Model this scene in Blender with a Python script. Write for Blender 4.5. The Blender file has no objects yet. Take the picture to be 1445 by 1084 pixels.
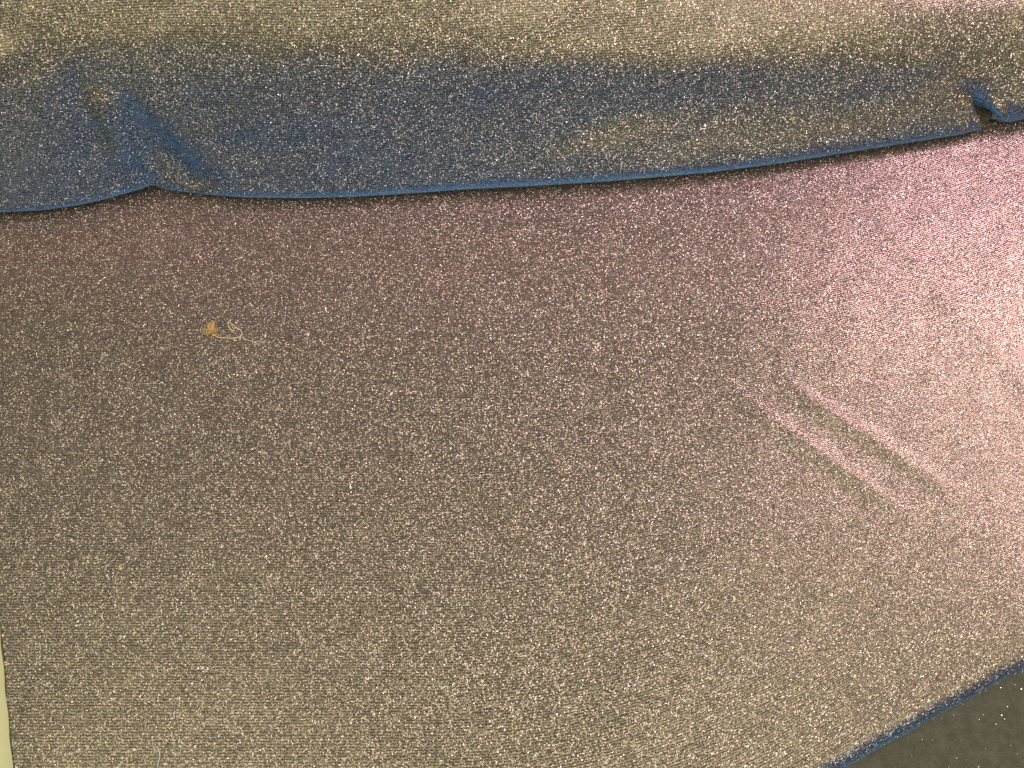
import bpy, bmesh, math, random
import numpy as np
from mathutils import Vector

random.seed(7)
rng = np.random.default_rng(11)
C = bpy.context.scene.collection
SC = bpy.context.scene

# ---------------------------------------------------------------- camera
PITCH = math.radians(22.0)            # tilted 22 degrees from straight down
CAM = np.array([0.0, 0.0, 0.36])
FOC = 1202.0                          # focal length in pixels of a 1445 wide frame
FW = np.array([0, math.sin(PITCH), -math.cos(PITCH)])
UP = np.array([0, math.cos(PITCH), math.sin(PITCH)])
RT = np.array([1.0, 0, 0])
cam_d = bpy.data.cameras.new("camera")
cam = bpy.data.objects.new("camera", cam_d)
C.objects.link(cam)
cam.location = CAM
cam.rotation_euler = (PITCH, 0, 0)
cam_d.sensor_width = 36.0
cam_d.lens = 36.0 * FOC / 1445.0
cam_d.clip_start = 0.01
cam_d.clip_end = 50
SC.camera = cam

# ---------------------------------------------------------------- light
world = bpy.data.worlds.new("World")
SC.world = world
world.use_nodes = True
world.node_tree.nodes["Background"].inputs[0].default_value = (0.95, 0.97, 1.0, 1)
world.node_tree.nodes["Background"].inputs[1].default_value = 0.25


def area(name, loc, target, size, power, col, size_y=None):
    d = bpy.data.lights.new(name, 'AREA')
    d.energy = power
    d.color = col
    d.shape = 'RECTANGLE'
    d.size = size
    d.size_y = size_y or size
    o = bpy.data.objects.new(name, d)
    C.objects.link(o)
    o.location = loc
    o.rotation_euler = (Vector(target) - Vector(loc)).to_track_quat('-Z', 'Y').to_euler()
    return o


area("window_light", (0.93, 0.55, 0.95), (0.22, 0.17, 0.0), 0.40, 9.6, (1.0, 0.73, 0.92))
area("overhead_light", (0.80, -0.62, 1.9), (0.0, 0.15, 0.0), 1.3, 15.5, (1.0, 0.93, 0.77))
area("overhead_light", (-0.85, -0.62, 1.9), (0.0, 0.15, 0.0), 1.3, 14.0, (1.0, 0.93, 0.76))  # unseen lamp added to light up the sparse glitter at left

SC.view_settings.view_transform = 'Standard'
SC.view_settings.look = 'None'
SC.view_settings.exposure = 0.22
SC.view_settings.gamma = 1.0
SC.cycles.use_denoising = False
SC.cycles.filter_width = 1.5
SC.cycles.max_bounces = 6

# ---------------------------------------------------------------- helpers
H = 0.012                              # top of the cloth above the table


def at(px, py, z=H):
    d = FW + RT * (px - 722.5) / FOC + UP * (542 - py) / FOC
    return CAM + d * (z - CAM[2]) / d[2]


def to_px(P):
    q = P - CAM
    w = q @ FW
    return 722.5 + FOC * (q @ RT) / w, 542 - FOC * (q @ UP) / w


def sstep(a, b, x):
    t = np.clip((x - a) / (b - a), 0, 1)
    return t * t * (3 - 2 * t)


def fnoise(x, y, scale, seed, n=7):
    """a few summed sine waves of random direction: soft unevenness"""
    r = np.random.default_rng(seed)
    out = np.zeros_like(x)
    for _ in range(n):
        a = r.uniform(0, 2 * math.pi)
        k = 2 * math.pi / scale * r.uniform(0.6, 1.5)
        out += np.sin(k * (x * math.cos(a) + y * math.sin(a)) + r.uniform(0, 6.3))
    return out / n


def link(name, me, mat, parent=None):
    o = bpy.data.objects.new(name, me)
    C.objects.link(o)
    if mat:
        me.materials.append(mat)
    if parent:
        o.parent = parent
    return o


def tag(o, label=None, cat=None, group=None, kind=None):
    for k, v in (("label", label), ("category", cat), ("group", group), ("kind", kind)):
        if v:
            o[k] = v
    return o


def empty(name, loc):
    o = bpy.data.objects.new(name, None)
    C.objects.link(o)
    o.location = loc
    o.empty_display_size = 0.02
    return o


def grid_mesh(name, P, uv, shot):
    """P: rows x cols x 3 points; uv / shot: rows x cols x 2"""
    n, m = P.shape[:2]
    idx = np.arange(n * m).reshape(n, m)
    f = np.stack([idx[:-1, :-1], idx[:-1, 1:], idx[1:, 1:], idx[1:, :-1]], -1).reshape(-1, 4)
    me = bpy.data.meshes.new(name)
    me.vertices.add(n * m)
    me.vertices.foreach_set("co", P.reshape(-1).astype(np.float32))
    me.loops.add(f.size)
    me.loops.foreach_set("vertex_index", f.reshape(-1).astype(np.int32))
    me.polygons.add(len(f))
    me.polygons.foreach_set("loop_start", np.arange(0, f.size, 4, dtype=np.int32))
    me.polygons.foreach_set("use_smooth", np.ones(len(f), bool))
    me.update(calc_edges=True)
    for nm, data in (("weave", uv), ("grain", shot)):
        l = me.uv_layers.new(name=nm)
        l.data.foreach_set("uv", data.reshape(-1, 2)[f.reshape(-1)].reshape(-1).astype(np.float32))
    me.validate()
    return me


# ---------------------------------------------------------------- materials
class NT:
    def __init__(self, name):
        self.mat = bpy.data.materials.new(name)
        self.mat.use_nodes = True
        self.t = self.mat.node_tree
        self.t.nodes.clear()
        self.out = self.t.nodes.new("ShaderNodeOutputMaterial")

    def n(self, typ, ins=None, **props):
        nd = self.t.nodes.new(typ)
        for k, v in props.items():
            setattr(nd, k, v)
        for k, v in (ins or {}).items():
            s = nd.inputs[k]
            if isinstance(v, bpy.types.NodeSocket):
                self.t.links.new(v, s)
            else:
                s.default_value = v
        return nd

    def m(self, op, a, b=0.0, c=0.0, clamp=False):
        nd = self.n("ShaderNodeMath", {0: a, 1: b, 2: c}, operation=op)
        nd.use_clamp = clamp
        return nd.outputs[0]

    def v(self, op, a, b=(0, 0, 0), out=0, scale=None):
        ins = {0: a, 1: b}
        nd = self.n("ShaderNodeVectorMath", ins, operation=op)
        if scale is not None:
            if isinstance(scale, bpy.types.NodeSocket):
                self.t.links.new(scale, nd.inputs["Scale"])
            else:
                nd.inputs["Scale"].default_value = scale
        return nd.outputs[out]

    def mix(self, f, a, b, typ='RGBA', blend='MIX'):
        nd = self.n("ShaderNodeMix", data_type=typ, blend_type=blend)
        i = {'FLOAT': (0, 2, 3, 0), 'RGBA': (0, 6, 7, 2)}[typ]
        for s, v in zip(i[:3], (f, a, b)):
            if isinstance(v, bpy.types.NodeSocket):
                self.t.links.new(v, nd.inputs[s])
            else:
                nd.inputs[s].default_value = v
        return nd.outputs[i[3]]

    def ramp(self, fac, stops, interp='EASE'):
        nd = self.n("ShaderNodeValToRGB", {0: fac})
        cr = nd.color_ramp
        cr.interpolation = interp
        while len(cr.elements) > 1:
            cr.elements.remove(cr.elements[-1])
        for i, (p, c) in enumerate(stops):
            e = cr.elements[0] if i == 0 else cr.elements.new(p)
            e.position = p
            e.color = (*c, 1)
        return nd.outputs[0]

    def surf(self, s):
        self.t.links.new(s, self.out.inputs[0])
        return self.mat


ROW = 0.00105
STITCH = 0.00072


def fabric_material():
    """shot lurex knit: the yarn of the ribs looks mauve seen from one side and blue seen from the other"""
    k = NT("glitter_knit")
    uvm = k.n("ShaderNodeUVMap", uv_map="weave").outputs[0]
    sep = k.n("ShaderNodeSeparateXYZ", {0: uvm})
    u, v = sep.outputs[0], sep.outputs[1]
    geo = k.n("ShaderNodeNewGeometry")
    N, I = geo.outputs["Normal"], geo.outputs["Incoming"]
    T = k.n("ShaderNodeTangent", direction_type='UV_MAP', uv_map="grain").outputs[0]
    d = k.v('DOT_PRODUCT', I, T, out=1)
    shot = k.m('MULTIPLY_ADD', d, 0.5, 0.5)                      # 0..1
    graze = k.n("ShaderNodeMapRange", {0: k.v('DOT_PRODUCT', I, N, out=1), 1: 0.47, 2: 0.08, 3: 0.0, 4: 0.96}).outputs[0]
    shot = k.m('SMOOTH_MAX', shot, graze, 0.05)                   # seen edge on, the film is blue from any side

    # yarn unevenness
    wob = k.n("ShaderNodeTexNoise", {"Vector": uvm, "Scale": 900.0, "Detail": 1.0}, noise_dimensions='2D').outputs[0]
    wob2 = k.n("ShaderNodeTexNoise", {"Vector": uvm, "Scale": 120.0, "Detail": 2.0}, noise_dimensions='2D').outputs[0]
    ur = k.m('DIVIDE', u, ROW)
    ur = k.m('ADD', ur, k.m('MULTIPLY_ADD', wob, 0.90, -0.45))
    s1 = k.m('MULTIPLY_ADD', k.m('SINE', k.m('MULTIPLY', ur, 2 * math.pi)), 0.5, 0.5)
    ph = k.m('MULTIPLY', k.m('FLOOR', ur), math.pi)
    s2 = k.m('MULTIPLY_ADD', k.m('SINE', k.m('MULTIPLY_ADD', v, 2 * math.pi / STITCH, ph)), 0.5, 0.5)
    knit = k.m('MULTIPLY', s1, k.m('MULTIPLY_ADD', s2, 0.5, 0.5))  # loops of yarn, gaps between

    yarn = k.ramp(shot, YARN)
    gap = k.ramp(shot, GAP)
    amount = k.m('MULTIPLY_ADD', knit, 1.15, k.m('MULTIPLY_ADD', wob2, 0.5, -0.25), clamp=True)
    col = k.mix(amount, gap, yarn)

    bump = k.n("ShaderNodeBump", {"Height": knit, "Strength": 0.30, "Distance": 0.00020}).outputs[0]
    dif = k.n("ShaderNodeBsdfDiffuse", {"Color": col, "Normal": bump}).outputs[0]
    glo = k.n("ShaderNodeBsdfGlossy", {"Color": col, "Roughness": 0.25, "Normal": bump}).outputs[0]
    base = k.n("ShaderNodeMixShader", {0: 0.68, 1: dif, 2: glo}).outputs[0]

    def flakes(cell, share, tilt, rough, warp, size, prev):
        sc = k.v('MULTIPLY', uvm, (1 / cell, 1 / (cell * warp), 0))
        vo = k.n("ShaderNodeTexVoronoi", {"Vector": sc, "Scale": 1.0, "Randomness": 1.0},
                 voronoi_dimensions='2D', feature='F1')
        rnd, dist = vo.outputs["Color"], vo.outputs["Distance"]
        wn = k.n("ShaderNodeTexWhiteNoise", {"Vector": k.v('SCALE', rnd, scale=91.7)}, noise_dimensions='3D')
        on = k.m('GREATER_THAN', share, wn.outputs[0])
        core = k.m('LESS_THAN', dist, size)
        mask = k.m('MULTIPLY', on, core)
        off = k.v('SUBTRACT', rnd, (0.5, 0.5, 0.5))
        nn = k.v('NORMALIZE', k.v('ADD', N, k.v('SCALE', off, scale=tilt)))
        fc = k.ramp(shot, FLAKE)
        fc = k.mix(k.m('MULTIPLY_ADD', wn.outputs[0], 0.75 / share, 0.25, clamp=True), (0.16, 0.115, 0.085, 1), fc)
        g = k.n("ShaderNodeBsdfGlossy", {"Color": fc, "Roughness": rough, "Normal": nn}).outputs[0]
        return k.n("ShaderNodeMixShader", {0: mask, 1: prev, 2: g}).outputs[0]

    s = flakes(0.00045, 0.64, 1.15, 0.40, 1.15, 0.52, base)
    s = flakes(0.00062, 0.11, 1.6, 0.28, 0.85, 0.34, s)
    return k.surf(s)


# position = (view . rib direction)*0.5+0.5 : below .5 seen from behind the ribs, above .5 from their front
YARN = [(0.10, (0.60, 0.34, 0.355)), (0.22, (0.44, 0.31, 0.27)), (0.33, (0.355, 0.285, 0.20)), (0.54, (0.295, 0.255, 0.16)),
        (0.66, (0.235, 0.245, 0.25)), (0.76, (0.225, 0.275, 0.365)), (0.83, (0.24, 0.38, 0.58)), (0.90, (0.44, 0.74, 0.96)), (0.96, (0.64, 0.92, 1.0))]  # palest blue stops put the rim's grazing sheen into the yarn colour
GAP = [(0.10, (0.29, 0.165, 0.175)), (0.22, (0.21, 0.13, 0.12)), (0.33, (0.125, 0.098, 0.068)), (0.54, (0.095, 0.080, 0.050)),
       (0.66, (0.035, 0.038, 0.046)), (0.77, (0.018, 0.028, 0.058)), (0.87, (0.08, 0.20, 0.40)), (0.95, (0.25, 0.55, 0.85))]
FLAKE = [(0.10, (0.60, 0.45, 0.45)), (0.28, (0.57, 0.495, 0.38)), (0.55, (0.57, 0.51, 0.35)), (0.68, (0.50, 0.50, 0.48)), (0.85, (0.40, 0.52, 0.66))]
FABRIC = fabric_material()


def flake_material():
    k = NT("metal_flake")
    b = k.n("ShaderNodeBsdfGlossy", {"Color": (0.80, 0.70, 0.54, 1), "Roughness": 0.28}).outputs[0]
    return k.surf(b)


def felt_material():
    k = NT("dark_felt")
    tc = k.n("ShaderNodeTexCoord").outputs["Object"]
    n1 = k.n("ShaderNodeTexNoise", {"Vector": tc, "Scale": 260.0, "Detail": 5.0, "Roughness": 0.65})
    n2 = k.n("ShaderNodeTexNoise", {"Vector": tc, "Scale": 1900.0, "Detail": 2.0})
    f = k.mix(0.45, n1.outputs[0], n2.outputs[0], 'FLOAT')
    col = k.ramp(f, [(0.32, (0.058, 0.060, 0.036)), (0.5, (0.083, 0.085, 0.054)), (0.70, (0.130, 0.131, 0.090))], 'LINEAR')
    bump = k.n("ShaderNodeBump", {"Height": f, "Strength": 0.5, "Distance": 0.0008}).outputs[0]
    b = k.n("ShaderNodeBsdfPrincipled", {"Base Color": col, "Roughness": 0.95, "Normal": bump,
                                         "Specular IOR Level": 0.1}).outputs[0]
    return k.surf(b)


def card_material():
    k = NT("pale_yellow_card")
    tc = k.n("ShaderNodeTexCoord").outputs["Object"]
    n1 = k.n("ShaderNodeTexNoise", {"Vector": tc, "Scale": 90.0, "Detail": 5.0})
    col = k.ramp(n1.outputs[0], [(0.3, (0.70, 0.65, 0.33)), (0.7, (0.75, 0.70, 0.37))], 'LINEAR')
    bump = k.n("ShaderNodeBump", {"Height": n1.outputs[0], "Strength": 0.1, "Distance": 0.0005}).outputs[0]
    b = k.n("ShaderNodeBsdfPrincipled", {"Base Color": col, "Roughness": 0.55, "Normal": bump}).outputs[0]
    return k.surf(b)


def thread_material(name, c1, c2):
    k = NT(name)
    tc = k.n("ShaderNodeTexCoord").outputs["Object"]
    n1 = k.n("ShaderNodeTexNoise", {"Vector": tc, "Scale": 1500.0, "Detail": 2.0})
    col = k.ramp(n1.outputs[0], [(0.35, c1), (0.65, c2)], 'LINEAR')
    b = k.n("ShaderNodeBsdfPrincipled", {"Base Color": col, "Roughness": 0.7, "Specular IOR Level": 0.25}).outputs[0]
    return k.surf(b)


# ---------------------------------------------------------------- the surface below
def rounded_slab(name, x0, x1, y0, y1, z0, z1, bev, mat):
    bm = bmesh.new()
    bmesh.ops.create_cube(bm, size=1)
    for v in bm.verts:
        v.co = ((x0 + x1) / 2 + v.co.x * (x1 - x0), (y0 + y1) / 2 + v.co.y * (y1 - y0), (z0 + z1) / 2 + v.co.z * (z1 - z0))
    bmesh.ops.bevel(bm, geom=list(bm.edges), offset=bev, segments=3, affect='EDGES')
    me = bpy.data.meshes.new(name)
    bm.to_mesh(me)
    bm.free()
    return link(name, me, mat)


table = rounded_slab("tabletop", -0.75, 0.75, -0.40, 0.85, -0.03, 0.0, 0.004, felt_material())
tag(table, "dark olive grey felt tabletop under the cloth, bare at lower right", "table", kind="structure")

# pale yellow card under the left edge
card = rounded_slab("card", -0.42, -0.13, -0.16, 0.26, 0.0006, 0.0036, 0.0008, card_material())
card.location = (0, 0, 0)
tag(card, "pale yellow card peeking out under left edge of the glitter fabric", "card")

# ---------------------------------------------------------------- the cloth
fabric = empty("glitter_fabric", (0, 0.12, 0))
tag(fabric, "iridescent brown and pink glitter knit fabric with a thick blue fold across top", "fabric")
fabric_loc = np.array([0, 0.12, 0.0])

E0, E1 = at(1170, 1084), at(1445, 935)           # lower right edge of the cloth
ED = (E1 - E0) / np.linalg.norm(E1 - E0)
EN = np.array([-ED[1], ED[0], 0])                # inward
L0, L1 = at(-1, 880), at(18, 1084)               # left edge of the cloth


def row_coord(x, y):
    kk = 0.5 + 0.75 * (1 - sstep(-0.02, 0.17, y))
    xx = np.maximum(0, x + 0.03)
    return y - 1.45 * xx * xx * kk


def seg_coords(x, y, a, b):
    A, B = at(*a)[:2], at(*b)[:2]
    D = B - A
    L = np.linalg.norm(D)
    D = D / L
    along = ((x - A[0]) * D[0] + (y - A[1]) * D[1]) / L
    across = (x - A[0]) * (-D[1]) + (y - A[1]) * D[0]     # positive = left of the direction (up and right)
    return along, across


def sheet_relief(x, y):
    z = 0.0007 * fnoise(x, y, 0.11, 3) + 0.00022 * fnoise(x, y, 0.03, 5)
    for a, b, amp, w in (((1070, 504), (1395, 732), 0.00090, 0.0025), ((1000, 516), (1330, 770), 0.00082, 0.0025)):
        s, d = seg_coords(x, y, a, b)
        d = d + 0.0016 * np.sin(s * 5.0 + 0.6)
        win = sstep(0.0, 0.35, s) * (1 - sstep(0.50, 1.02, s))
        z = z + amp * win * np.exp(-(d / np.where(d > 0, w, 2.1 * w)) ** 2)
        z = z - 0.15 * amp * win * np.exp(-((d + 3.2 * w) / (1.6 * w)) ** 2)
    s, d = seg_coords(x, y, (1215, 262), (1460, 560))
    win = sstep(-0.1, 0.3, s)
    dd = d + 0.002 * np.sin(s * 4)
    z = z + win * 0.0003 * np.exp(-(dd / 0.0065) ** 2) - win * 0.010 * np.maximum(0, np.sqrt(dd * dd + 0.002 ** 2) + dd - 0.001) * 0.5 * (1 - sstep(0.02, 0.07, dd) * 0.4)
    # pull lines that run down from the thick fold at left
    s, d = seg_coords(x, y, (175, 470), (215, 285))
    z = z + 0.0004 * np.exp(-(d / 0.004) ** 2) * sstep(-0.2, 0.5, s) * (1 - sstep(1.0, 1.3, s))
    return z


def build_sheet():
    RD = 0.0075                                            # radius of the rounded right edge
    arc = np.concatenate([-np.linspace(0.0185, 0.0, 46)[:-1], np.linspace(0, 0.05, 60)[:-1], np.linspace(0.05, 0.62, 380)])
    cols = np.concatenate([np.linspace(-0.012, 0, 10)[:-1], np.linspace(0, 0.02, 24)[:-1], np.linspace(0.02, 0.62, 420)])
    P = np.zeros((len(arc), len(cols), 3))
    LD = (L0 - L1) / np.linalg.norm(L0 - L1)
    for i, a in enumerate(arc):
        if a >= 0:
            off, dz = a, 0.0
        else:
            ang = min(-a / RD, math.radians(86))
            off, dz = -RD * math.sin(ang), -RD * (1 - math.cos(ang))
            rest = max(0.0, -a - RD * math.radians(86))
            dz -= rest
            off -= rest * 0.07
            dz = max(dz, -H + 0.0004)
        base = E0 + EN * (off + RD * 0.55)
        # start on the left edge line
        den = ED[0] * LD[1] - ED[1] * LD[0]
        q = L1 - base
        s0 = (q[0] * LD[1] - q[1] * LD[0]) / den
        c = np.maximum(cols, 0)
        pts = base[None] + ED[None] * (s0 + c)[:, None]
        pts[:, 2] = H + dz
        P[i] = pts
    x, y = P[..., 0], P[..., 1]
    fade = sstep(-0.001, 0.012, arc)[:, None] * sstep(0, 0.01, cols)[None]
    P[..., 2] += sheet_relief(x, y) * fade
    # the right edge waves a little
    wv = 0.0003 * np.sin(x * 40) + 0.00015 * np.sin(x * 231 + 1)
    P[..., :2] += (EN[:2] * (wv * (1 - sstep(0.0, 0.05, arc))[:, None])[..., None])
    # left side: the cloth's layers end in a cut edge that drops to the card
    neg = np.minimum(cols, 0)[None]
    e = np.clip(-neg / 0.012, 0, 1)
    P[..., 2] = P[..., 2] * (1 - e) + 0.0042 * e
    P[..., 2] = np.maximum(P[..., 2], 0.0003)
    P[..., 0] += 0.0002 * np.sin(P[..., 1] * 370) * (1 - sstep(0, 0.02, cols))[None]
    u = row_coord(x, y)
    a2 = np.broadcast_to(arc[:, None], u.shape)
    u = np.where(a2 < 0, u + (a2 - (-np.sin(np.minimum(-np.minimum(a2, 0) / RD, 1.5)) * RD)), u)
    uv = np.stack([u, x], -1)
    v_ = y + np.where(a2 < 0, a2 * 0.9, 0)
    shot = np.stack([v_, x], -1)
    return P, uv, shot


SP, SUV, SSH = build_sheet()
sheet = link("flat_sheet", grid_mesh("flat_sheet", SP - fabric_loc, SUV, SSH), FABRIC, fabric)
tag(sheet, "flat brown and pink layer lying under the fold")

# --- thick fold across the top
SIL = [(-420, 330), (-200, 318), (-80, 306), (0, 300), (60, 297), (110, 290), (150, 281), (185, 271), (205, 265), (216, 264), (235, 268), (290, 275), (350, 279),
       (420, 280), (500, 278), (600, 272), (650, 268), (750, 263), (850, 257), (920, 251), (1000, 244), (1100, 231), (1200, 215),
       (1300, 199), (1350, 191), (1384, 185), (1394, 180), (1405, 178), (1417, 177), (1428, 173), (1445, 169), (1520, 155), (1700, 125), (1900, 100)]
KEYS = {
    -300: [(0, 128), (1.2, 96), (3.2, 67), (40, 70), (60, 67), (75, 48), (90, 38), (120, 30), (150, 10), (175, 0)],
    60: [(0, 128), (1.2, 96), (3.2, 66), (30, 70), (58, 68), (70, 55), (82, 42), (110, 38), (140, 12), (165, 0)],
    300: [(0, 128), (1.6, 92), (4.5, 61), (16, 62), (34, 69), (56, 66), (68, 54), (80, 42), (105, 39), (130, 36), (150, 10), (170, 0)],
    480: [(0, 128), (2.4, 84), (6, 61), (16, 64), (32, 69), (50, 65), (60, 64), (70, 48), (80, 39), (105, 38), (128, 35), (145, 10), (170, 0)],
    680: [(0, 128), (4, 80), (8, 60), (16, 58), (28, 59), (40, 64), (56, 67), (66, 48), (76, 40), (98, 37), (118, 34), (135, 8), (150, 0)],
    900: [(0, 128), (6, 72), (9, 52), (16, 49), (30, 51), (40, 62), (50, 66), (58, 50), (66, 40), (86, 36), (92, 24), (97, 30), (115, 28), (130, 0)],
    1200: [(0, 128), (6, 68), (9, 54), (16, 48), (26, 51), (34, 61), (44, 60), (54, 43), (70, 36), (75, 6), (79, 6), (84, 30), (100, 22), (125, 0)],
    1380: [(0, 128), (5, 70), (9, 56), (18, 52), (28, 57), (38, 54), (48, 42), (60, 36), (65, 5), (69, 5), (75, 30), (92, 20), (115, 0)],
    1455: [(0, 128), (9, 84), (13, 58), (18, 52), (28, 55), (38, 50), (48, 40), (60, 34), (65, 5), (69, 5), (75, 28), (92, 18), (115, 0)],
    1900: [(0, 128), (5, 70), (9, 56), (18, 52), (28, 55), (38, 50), (48, 40), (60, 34), (65, 5), (69, 5), (75, 28), (92, 18), (115, 0)],
}


def build_fold():
    Z0 = H + 0.0048
    sx = np.array([p[0] for p in SIL], float)
    sy = np.array([p[1] for p in SIL], float)
    xs = np.concatenate([np.linspace(-400, 0, 60)[:-1], np.linspace(0, 1445, 760)[:-1], np.linspace(1445, 1850, 70)])
    ys = np.interp(xs, sx, sy)
    ker = np.hanning(7)
    ys = np.convolve(np.pad(ys, 3, mode='edge'), ker / ker.sum(), mode='valid')
    S = np.array([at(a, b, Z0) for a, b in zip(xs, ys)])
    dt = 0.0005
    t = np.arange(0, 0.30, dt)
    kx = np.array(sorted(KEYS))
    prof = np.array([np.interp(t * 1000, *zip(*KEYS[k])) for k in kx])
    g = np.hanning(13)
    g /= g.sum()
    sm = np.array([np.convolve(np.pad(p, 6, mode='edge'), g, mode='valid') for p in prof])
    gw = np.hanning(57)
    gw /= gw.sum()
    wide = np.array([np.convolve(np.pad(p, 28, mode='edge'), gw, mode='valid') for p in prof])
    bl = sstep(0.012, 0.026, t)[None]
    sm = sm * (1 - bl) + wide * bl
    alpha = np.array([np.interp(xs, kx, sm[:, j]) for j in range(len(t))])      # t x x
    tt, xx = np.meshgrid(t, xs * 0.00033, indexing='ij')
    alpha += 2.2 * fnoise(xx * 0.5, tt, 0.035, 21) * sstep(0.006, 0.02, tt) * (1 - sstep(0.09, 0.12, tt))
    alpha += 6.0 * sstep(0.062, 0.074, tt) * (1 - sstep(0.100, 0.125, tt))
    a = np.radians(alpha)
    dy, dz = np.cos(a) * dt, np.sin(a) * dt
    P = np.zeros((len(t), len(xs), 3))
    P[..., 0] = S[None, :, 0]
    P[..., 1] = S[None, :, 1] + np.cumsum(dy, 0) - dy[0]
    P[..., 2] = Z0 + np.cumsum(dz, 0) - dz[0]
    # small kinks of the lower edge die out up the cloth
    wk = np.hanning(301)
    soft = np.convolve(np.pad(ys, 150, mode='reflect', reflect_type='odd'), wk / wk.sum(), mode='valid')
    dS = np.array([at(p, q, Z0)[1] for p, q in zip(xs, soft)]) - S[:, 1]
    P[..., 1] += dS[None] * sstep(0.002, 0.055, tt)
    # the tuck below: the cloth turns back in under itself and meets the sheet
    nb = 22
    low = np.zeros((nb, len(xs), 3))
    ang0 = 128.0
    y, z = S[:, 1].copy(), np.full(len(xs), Z0)
    for j in range(nb):
        an = math.radians(ang0 + (205 - ang0) * min(1, j / 12.0))
        y = y - math.cos(an) * 0.0006
        z = np.maximum(z - math.sin(an) * 0.0006 if an < math.pi else z, H + 0.0006)
        low[nb - 1 - j, :, 0] = S[:, 0]
        low[nb - 1 - j, :, 1] = y if an < math.pi else y - 0
        low[nb - 1 - j, :, 2] = z
    # creases, as real displacement along the local normal
    X, Y = to_px(P)
    nrm = np.stack([np.zeros_like(a), -np.sin(a), np.cos(a)], -1)
    k2 = np.hanning(61)
    k2 /= k2.sum()
    for c in (1, 2):
        pad = np.pad(nrm[..., c], ((30, 30), (0, 0)), mode='edge')
        nrm[..., c] = np.apply_along_axis(lambda q: np.convolve(q, k2, mode='valid'), 0, pad)
    nrm /= np.linalg.norm(nrm, axis=-1, keepdims=True)

    def line(p, q, bend=0.0):
        L = math.hypot(q[0] - p[0], q[1] - p[1])
        ux, uy = (q[0] - p[0]) / L, (q[1] - p[1]) / L
        s = ((X - p[0]) * ux + (Y - p[1]) * uy) / L
        d = (X - p[0]) * uy - (Y - p[1]) * ux            # px, positive up/right for a down-right line
        return s, d + bend * np.sin(np.clip(s, 0, 1) * math.pi)

    D = np.zeros_like(a)
    # left: valley from the notch up and left, with a ridge on its left
    s, d = line((165, 128), (292, 272), 8)
    w = sstep(-0.05, 0.45, s) * (1 - sstep(0.85, 1.12, s))
    wd = 17 + 8 * np.clip(s, 0, 1)
    D += -0.0030 * w * np.exp(-(d / wd) ** 2) + 0.0016 * w * np.exp(-((d - 40) / 26) ** 2)
    s, d = line((118, 120), (205, 262), -5)
    w = sstep(-0.05, 0.35, s) * (1 - sstep(0.9, 1.25, s))
    D += 0.0034 * w * np.exp(-(d / 19.0) ** 2)
    s, d = line((96, 100), (150, 215), 0)
    w = sstep(-0.1, 0.3, s) * (1 - sstep(0.7, 1.2, s))
    D += -0.0020 * w * np.exp(-(d / 20.0) ** 2)
    s, d = line((40, 90), (75, 250), 0)
    w = sstep(-0.1, 0.3, s) * (1 - sstep(0.7, 1.1, s))
    D += 0.0009 * w * np.exp(-(d / 34.0) ** 2)
    # corner crease, top left
    s, d = line((14, -40), (-10, 70), 0)
    D += -0.0026 * (1 - sstep(0.7, 1.2, s)) * np.exp(-(d / 24.0) ** 2)
    # soft dent in the middle
    s, d = line((380, 115), (640, 250), 0)
    w = sstep(0, 0.4, s) * (1 - sstep(0.5, 1.0, s))
    D += 0.0005 * w * np.exp(-(d / 36.0) ** 2)
    # fine unevenness of the cloth
    D += 0.00035 * fnoise(xx, tt, 0.028, 9) * sstep(0.004, 0.02, tt)
    # small dents at the tuck carry through to the underside
    PN = np.zeros_like(a)
    s, d = line((1348, 108), (1405, 186), 0)
    PN += -0.0046 * sstep(0.02, 0.65, s) * np.exp(-(d / (11 + 15.0 * np.clip(s, 0, 1.2))) ** 2)
    s, d = line((1380, 140), (1404, 184), 0)
    PN += -0.0062 * sstep(-0.15, 0.6, s) * np.exp(-(d / (5.0 + 7.0 * np.clip(s, 0, 1.2))) ** 2)
    s, d = line((1352, 122), (1384, 176), 0)
    PN += 0.0026 * sstep(0.1, 0.7, s) * np.exp(-(d / 9.0) ** 2)
    s, d = line((1388, 128), (1420, 172), 0)
    PN += 0.0030 * sstep(0.1, 0.7, s) * np.exp(-(d / 9.0) ** 2)
    s, d = line((1430, 140), (1421, 178), 0)
    PN += -0.0030 * sstep(0.2, 1.0, s) * np.exp(-(d / 6.0) ** 2)
    s, d = line((196, 215), (216, 268), 0)
    PN += -0.0026 * sstep(0.0, 1.0, s) * np.exp(-(d / 12.0) ** 2)
    PN *= 0.45 + 0.55 * sstep(0.0, 0.006, tt)
    P += nrm * (D * sstep(-0.001, 0.004, tt) + PN)[..., None]
    low += (nrm[0] * PN[0][:, None] * np.array([0, 1.0, 0.0]))[None]
    P[..., 2] = np.maximum(P[..., 2], H + 0.0006)
    full = np.concatenate([low, P], 0)
    arc = np.concatenate([-(np.arange(nb)[::-1] + 1) * 0.0006, t])
    u = np.broadcast_to(arc[:, None], full.shape[:2]) + 0.5 + 0.0006 * fnoise(full[..., 0], full[..., 0] * 0 + 1, 0.12, 4)
    v = full[..., 0] + 1.0
    uv = np.stack([u, v], -1)
    return full, uv


FP, FUV = build_fold()
fold = link("folded_layer", grid_mesh("folded_layer", FP - fabric_loc, FUV, FUV), FABRIC, fabric)
tag(fold, "thick rounded fold with blue sheen along its front")


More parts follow.
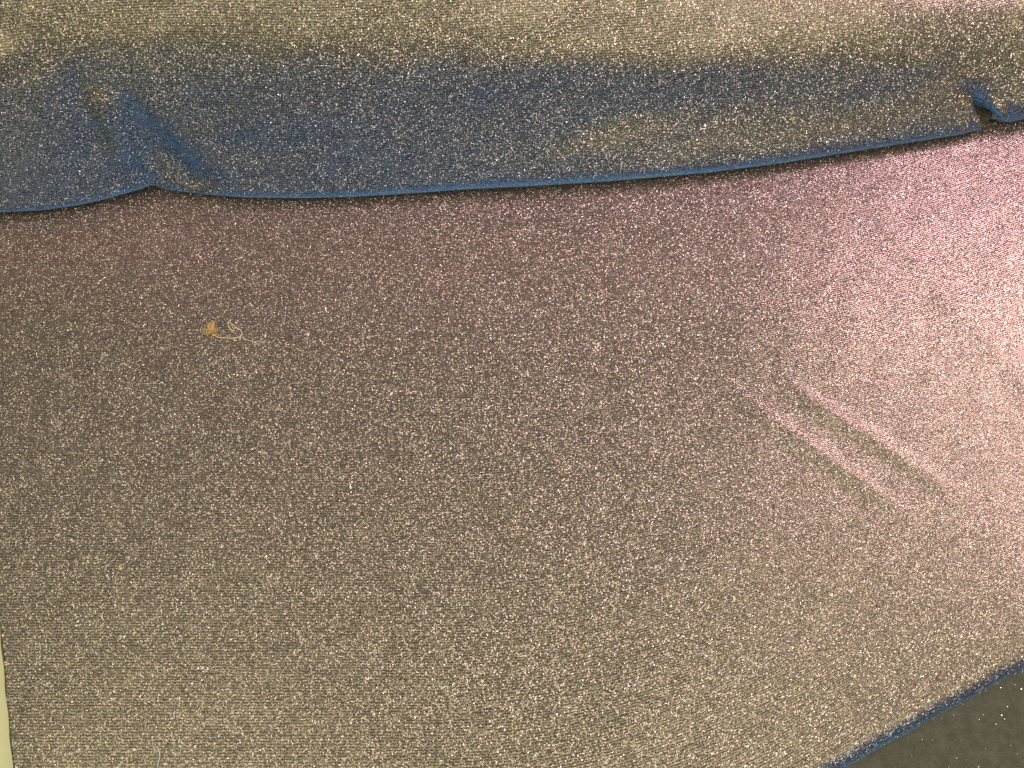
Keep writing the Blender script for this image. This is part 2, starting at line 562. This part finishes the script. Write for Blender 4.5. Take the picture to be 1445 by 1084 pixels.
# --- loose metal flakes standing proud of the knit
def scatter_quads(name, pts, size, mat, parent, off, jitter, tilt=0.9):
    n = len(pts)
    nv = rng.normal(size=(n, 3)) * tilt
    nv[:, 2] = np.abs(nv[:, 2]) + 0.9
    nv /= np.linalg.norm(nv, axis=1, keepdims=True)
    a = np.cross(nv, rng.normal(size=(n, 3)))
    a /= np.linalg.norm(a, axis=1, keepdims=True)
    b = np.cross(nv, a)
    sz = size * rng.uniform(0.6, 1.4, (n, 1))
    c = pts + nv * jitter
    V = np.stack([c - a * sz, c - b * sz * 0.55, c + a * sz, c + b * sz * 0.55], 1).reshape(-1, 3) - off
    me = bpy.data.meshes.new(name)
    me.vertices.add(4 * n)
    me.vertices.foreach_set("co", V.reshape(-1).astype(np.float32))
    me.loops.add(4 * n)
    me.loops.foreach_set("vertex_index", np.arange(4 * n, dtype=np.int32))
    me.polygons.add(n)
    me.polygons.foreach_set("loop_start", np.arange(0, 4 * n, 4, dtype=np.int32))
    me.update(calc_edges=True)
    o = link(name, me, mat, parent)
    o["kind"] = "stuff"
    return o


FLK = flake_material()


def sample(P, n, test):
    i = rng.integers(0, P.shape[0] - 1, n)
    j = rng.integers(0, P.shape[1] - 1, n)
    s, t = rng.random((n, 1)), rng.random((n, 1))
    q = P[i, j] * (1 - s) * (1 - t) + P[i + 1, j] * s * (1 - t) + P[i, j + 1] * (1 - s) * t + P[i + 1, j + 1] * s * t
    return q[test(q)]


vis = lambda q: (np.abs(q[:, 0]) < 0.34) & (q[:, 1] > -0.05) & (q[:, 1] < 0.42)
pf = sample(SP, 24000, lambda q: vis(q) & (q[:, 1] < 0.29) & (q[:, 2] > H - 0.0012))
pg = sample(FP, 6000, vis)
scatter_quads("glitter", np.concatenate([pf, pg]), 0.00014, FLK, fabric, fabric_loc, 0.00012)


# ---------------------------------------------------------------- threads and fibres
def tube(bm, pts, r, sides=5):
    pts = [Vector(p) for p in pts]
    rings = []
    for i, p in enumerate(pts):
        d = (pts[min(i + 1, len(pts) - 1)] - pts[max(i - 1, 0)])
        d.normalize()
        a = d.cross(Vector((0.3, 0.2, 1))).normalized()
        b = d.cross(a)
        rr = r * (0.35 if i in (0, len(pts) - 1) else 1)
        rings.append([bm.verts.new(p + (a * math.cos(q) + b * math.sin(q)) * rr)
                      for q in (2 * math.pi * s / sides for s in range(sides))])
    for A, B in zip(rings, rings[1:]):
        for s in range(sides):
            bm.faces.new((A[s], A[(s + 1) % sides], B[(s + 1) % sides], B[s]))
    bm.faces.new(rings[0][::-1])
    bm.faces.new(rings[-1])


def smooth_path(ctrl, n=8):
    c = [np.array(p, float) for p in ctrl]
    c = [2 * c[0] - c[1]] + c + [2 * c[-1] - c[-2]]
    out = []
    for i in range(1, len(c) - 2):
        for s in range(n):
            t = s / n
            p0, p1, p2, p3 = c[i - 1:i + 3]
            out.append(0.5 * (2 * p1 + (p2 - p0) * t + (2 * p0 - 5 * p1 + 4 * p2 - p3) * t * t + (3 * p1 - p0 - 3 * p2 + p3) * t ** 3))
    out.append(c[-2])
    return out


def strand(name, ctrl, r, mat, parent, off, lift=0.0004):
    bm = bmesh.new()
    P = [at(p[0], p[1]) for p in ctrl]
    P = [p + np.array([0, 0, lift + (c[2] if len(c) > 2 else 0) + float(sheet_relief(np.array(p[0]), np.array(p[1])))])
         for p, c in zip(P, ctrl)]
    tube(bm, [q - off for q in smooth_path(P)], r)
    for f in bm.faces:
        f.smooth = True
    me = bpy.data.meshes.new(name)
    bm.to_mesh(me)
    bm.free()
    return link(name, me, mat, parent)


GOLD = thread_material("gold_thread", (0.72, 0.44, 0.12), (0.90, 0.66, 0.25))
PALE = thread_material("pale_thread", (0.80, 0.60, 0.26), (0.92, 0.76, 0.42))
WHITE = thread_material("white_fibre", (0.70, 0.66, 0.58), (0.82, 0.80, 0.74))

lo = at(299, 466)
lo[2] = H
lint = empty("lint_thread", lo)
tag(lint, "golden lint tuft with a curling loose thread lying on the flat fabric", "lint")
bm = bmesh.new()
for i in range(120):
    d = Vector((random.gauss(0, 1), random.gauss(0, 1), abs(random.gauss(0, 0.7)))).normalized()
    L = random.uniform(0.0014, 0.0038) * (1.0 if random.random() < .8 else 1.35)
    p0 = Vector((random.gauss(0, .0005), random.gauss(0, .0005), 0.0008 + abs(random.gauss(0, .0005))))
    k_ = Vector((random.gauss(0, 1), random.gauss(0, 1), random.gauss(0, .4))) * L * 0.25
    pts = [p0, p0 + d * L * .5 + k_, p0 + d * L + k_ * .4]
    pts = [Vector((q.x, q.y, max(q.z, 0.0003))) for q in pts]
    tube(bm, pts, random.uniform(0.00005, 0.00010), 3)
me = bpy.data.meshes.new("tuft")
bm.to_mesh(me)
bm.free()
link("tuft", me, GOLD, lint)
strand("strand", [(300, 470), (304, 474), (309, 476.5), (318, 477), (327, 478), (335, 477), (340, 474), (341.5, 470), (339, 466), (334, 463), (330, 460, .001),
                  (326, 457, .0012), (323, 456, .0008), (322.5, 459), (324, 463), (328, 466.5), (331, 467)], 0.00019, PALE, lint, lo)
strand("strand", [(326, 458), (328, 461, .0004), (330, 464, .0004), (333, 463)], 0.00013, PALE, lint, lo)
strand("strand", [(341, 476), (346, 479), (352, 481), (358, 483), (363, 486), (367, 488)], 0.00014, PALE, lint, lo)
strand("strand", [(358, 483), (364, 482), (370, 484), (374, 481)], 0.00011, WHITE, lint, lo)
strand("strand", [(298, 470), (293, 472.5), (289, 471.5), (287.5, 469), (290, 466.5), (294, 466)], 0.00012, PALE, lint, lo)

FIB = [([(147, 864), (145, 868), (145.5, 873), (148, 877)], "short whitish fibre left of centre near the lower left corner of the cloth"),
       ([(220, 1052), (224, 1058), (226, 1066), (224, 1075), (222.5, 1083)], "long whitish fibre lying by the bottom edge of the picture"),
       ([(247, 1003), (246, 1008), (246, 1014)], "short upright pale fibre just above the long bottom fibre"),
       ([(109, 929), (115, 928), (120, 927.5)], "tiny flat pale fibre below the short whitish fibre")]
for ctrl, lab in FIB:
    p = at(*ctrl[1][:2])
    o = empty("loose_fibre", p)
    o = strand("loose_fibre", ctrl, 0.00015, WHITE, None, p)
    o.location = p
    tag(o, lab, "fibre", "loose fibres on the cloth")
for e in [q for q in bpy.data.objects if q.type == 'EMPTY' and q.name.startswith("loose_fibre")]:
    bpy.data.objects.remove(e)
for q, nm in zip([o for o in bpy.data.objects if o.name.startswith("loose_fibre")], ["loose_fibre"] + ["loose_fibre.%03d" % i for i in (1, 2, 3)]):
    q.name = nm

# fibres that fray from the lower right edge
bm = bmesh.new()
for i in range(420):
    s = random.uniform(-0.06, 0.20)
    p = E0 + ED * s - EN * random.uniform(0.000, 0.0027)
    p[2] = random.uniform(0.002, H - 0.003)
    p = Vector(p)
    d = Vector(-EN) * random.uniform(.4, 1) + Vector(ED) * random.gauss(0, .8) + Vector((0, 0, random.gauss(0, .5)))
    L = random.uniform(0.0004, 0.0013)
    tube(bm, [p, p + d * L * .6, p + d * L + Vector((0, 0, random.gauss(0, .0003)))], 0.00006, 3)
for v in bm.verts:
    v.co -= Vector(fabric_loc)
me = bpy.data.meshes.new("frayed_fibres")
bm.to_mesh(me)
bm.free()
fr = link("frayed_fibres", me, WHITE, fabric)
fr["kind"] = "stuff"

# ---------------------------------------------------------------- glitter shed onto the felt
n = 3300
q = np.stack([rng.uniform(0.08, 0.42, n), rng.uniform(-0.20, 0.10, n), np.full(n, 0.0005)], 1)
inside = (q - E0) @ EN < -0.004
gl = scatter_quads("glitter_specks", q[inside], 0.00024, FLK, None, np.zeros(3), 0.0002, 0.45)
tag(gl, "bright glitter specks scattered over the dark felt at lower right", "glitter", kind="stuff")
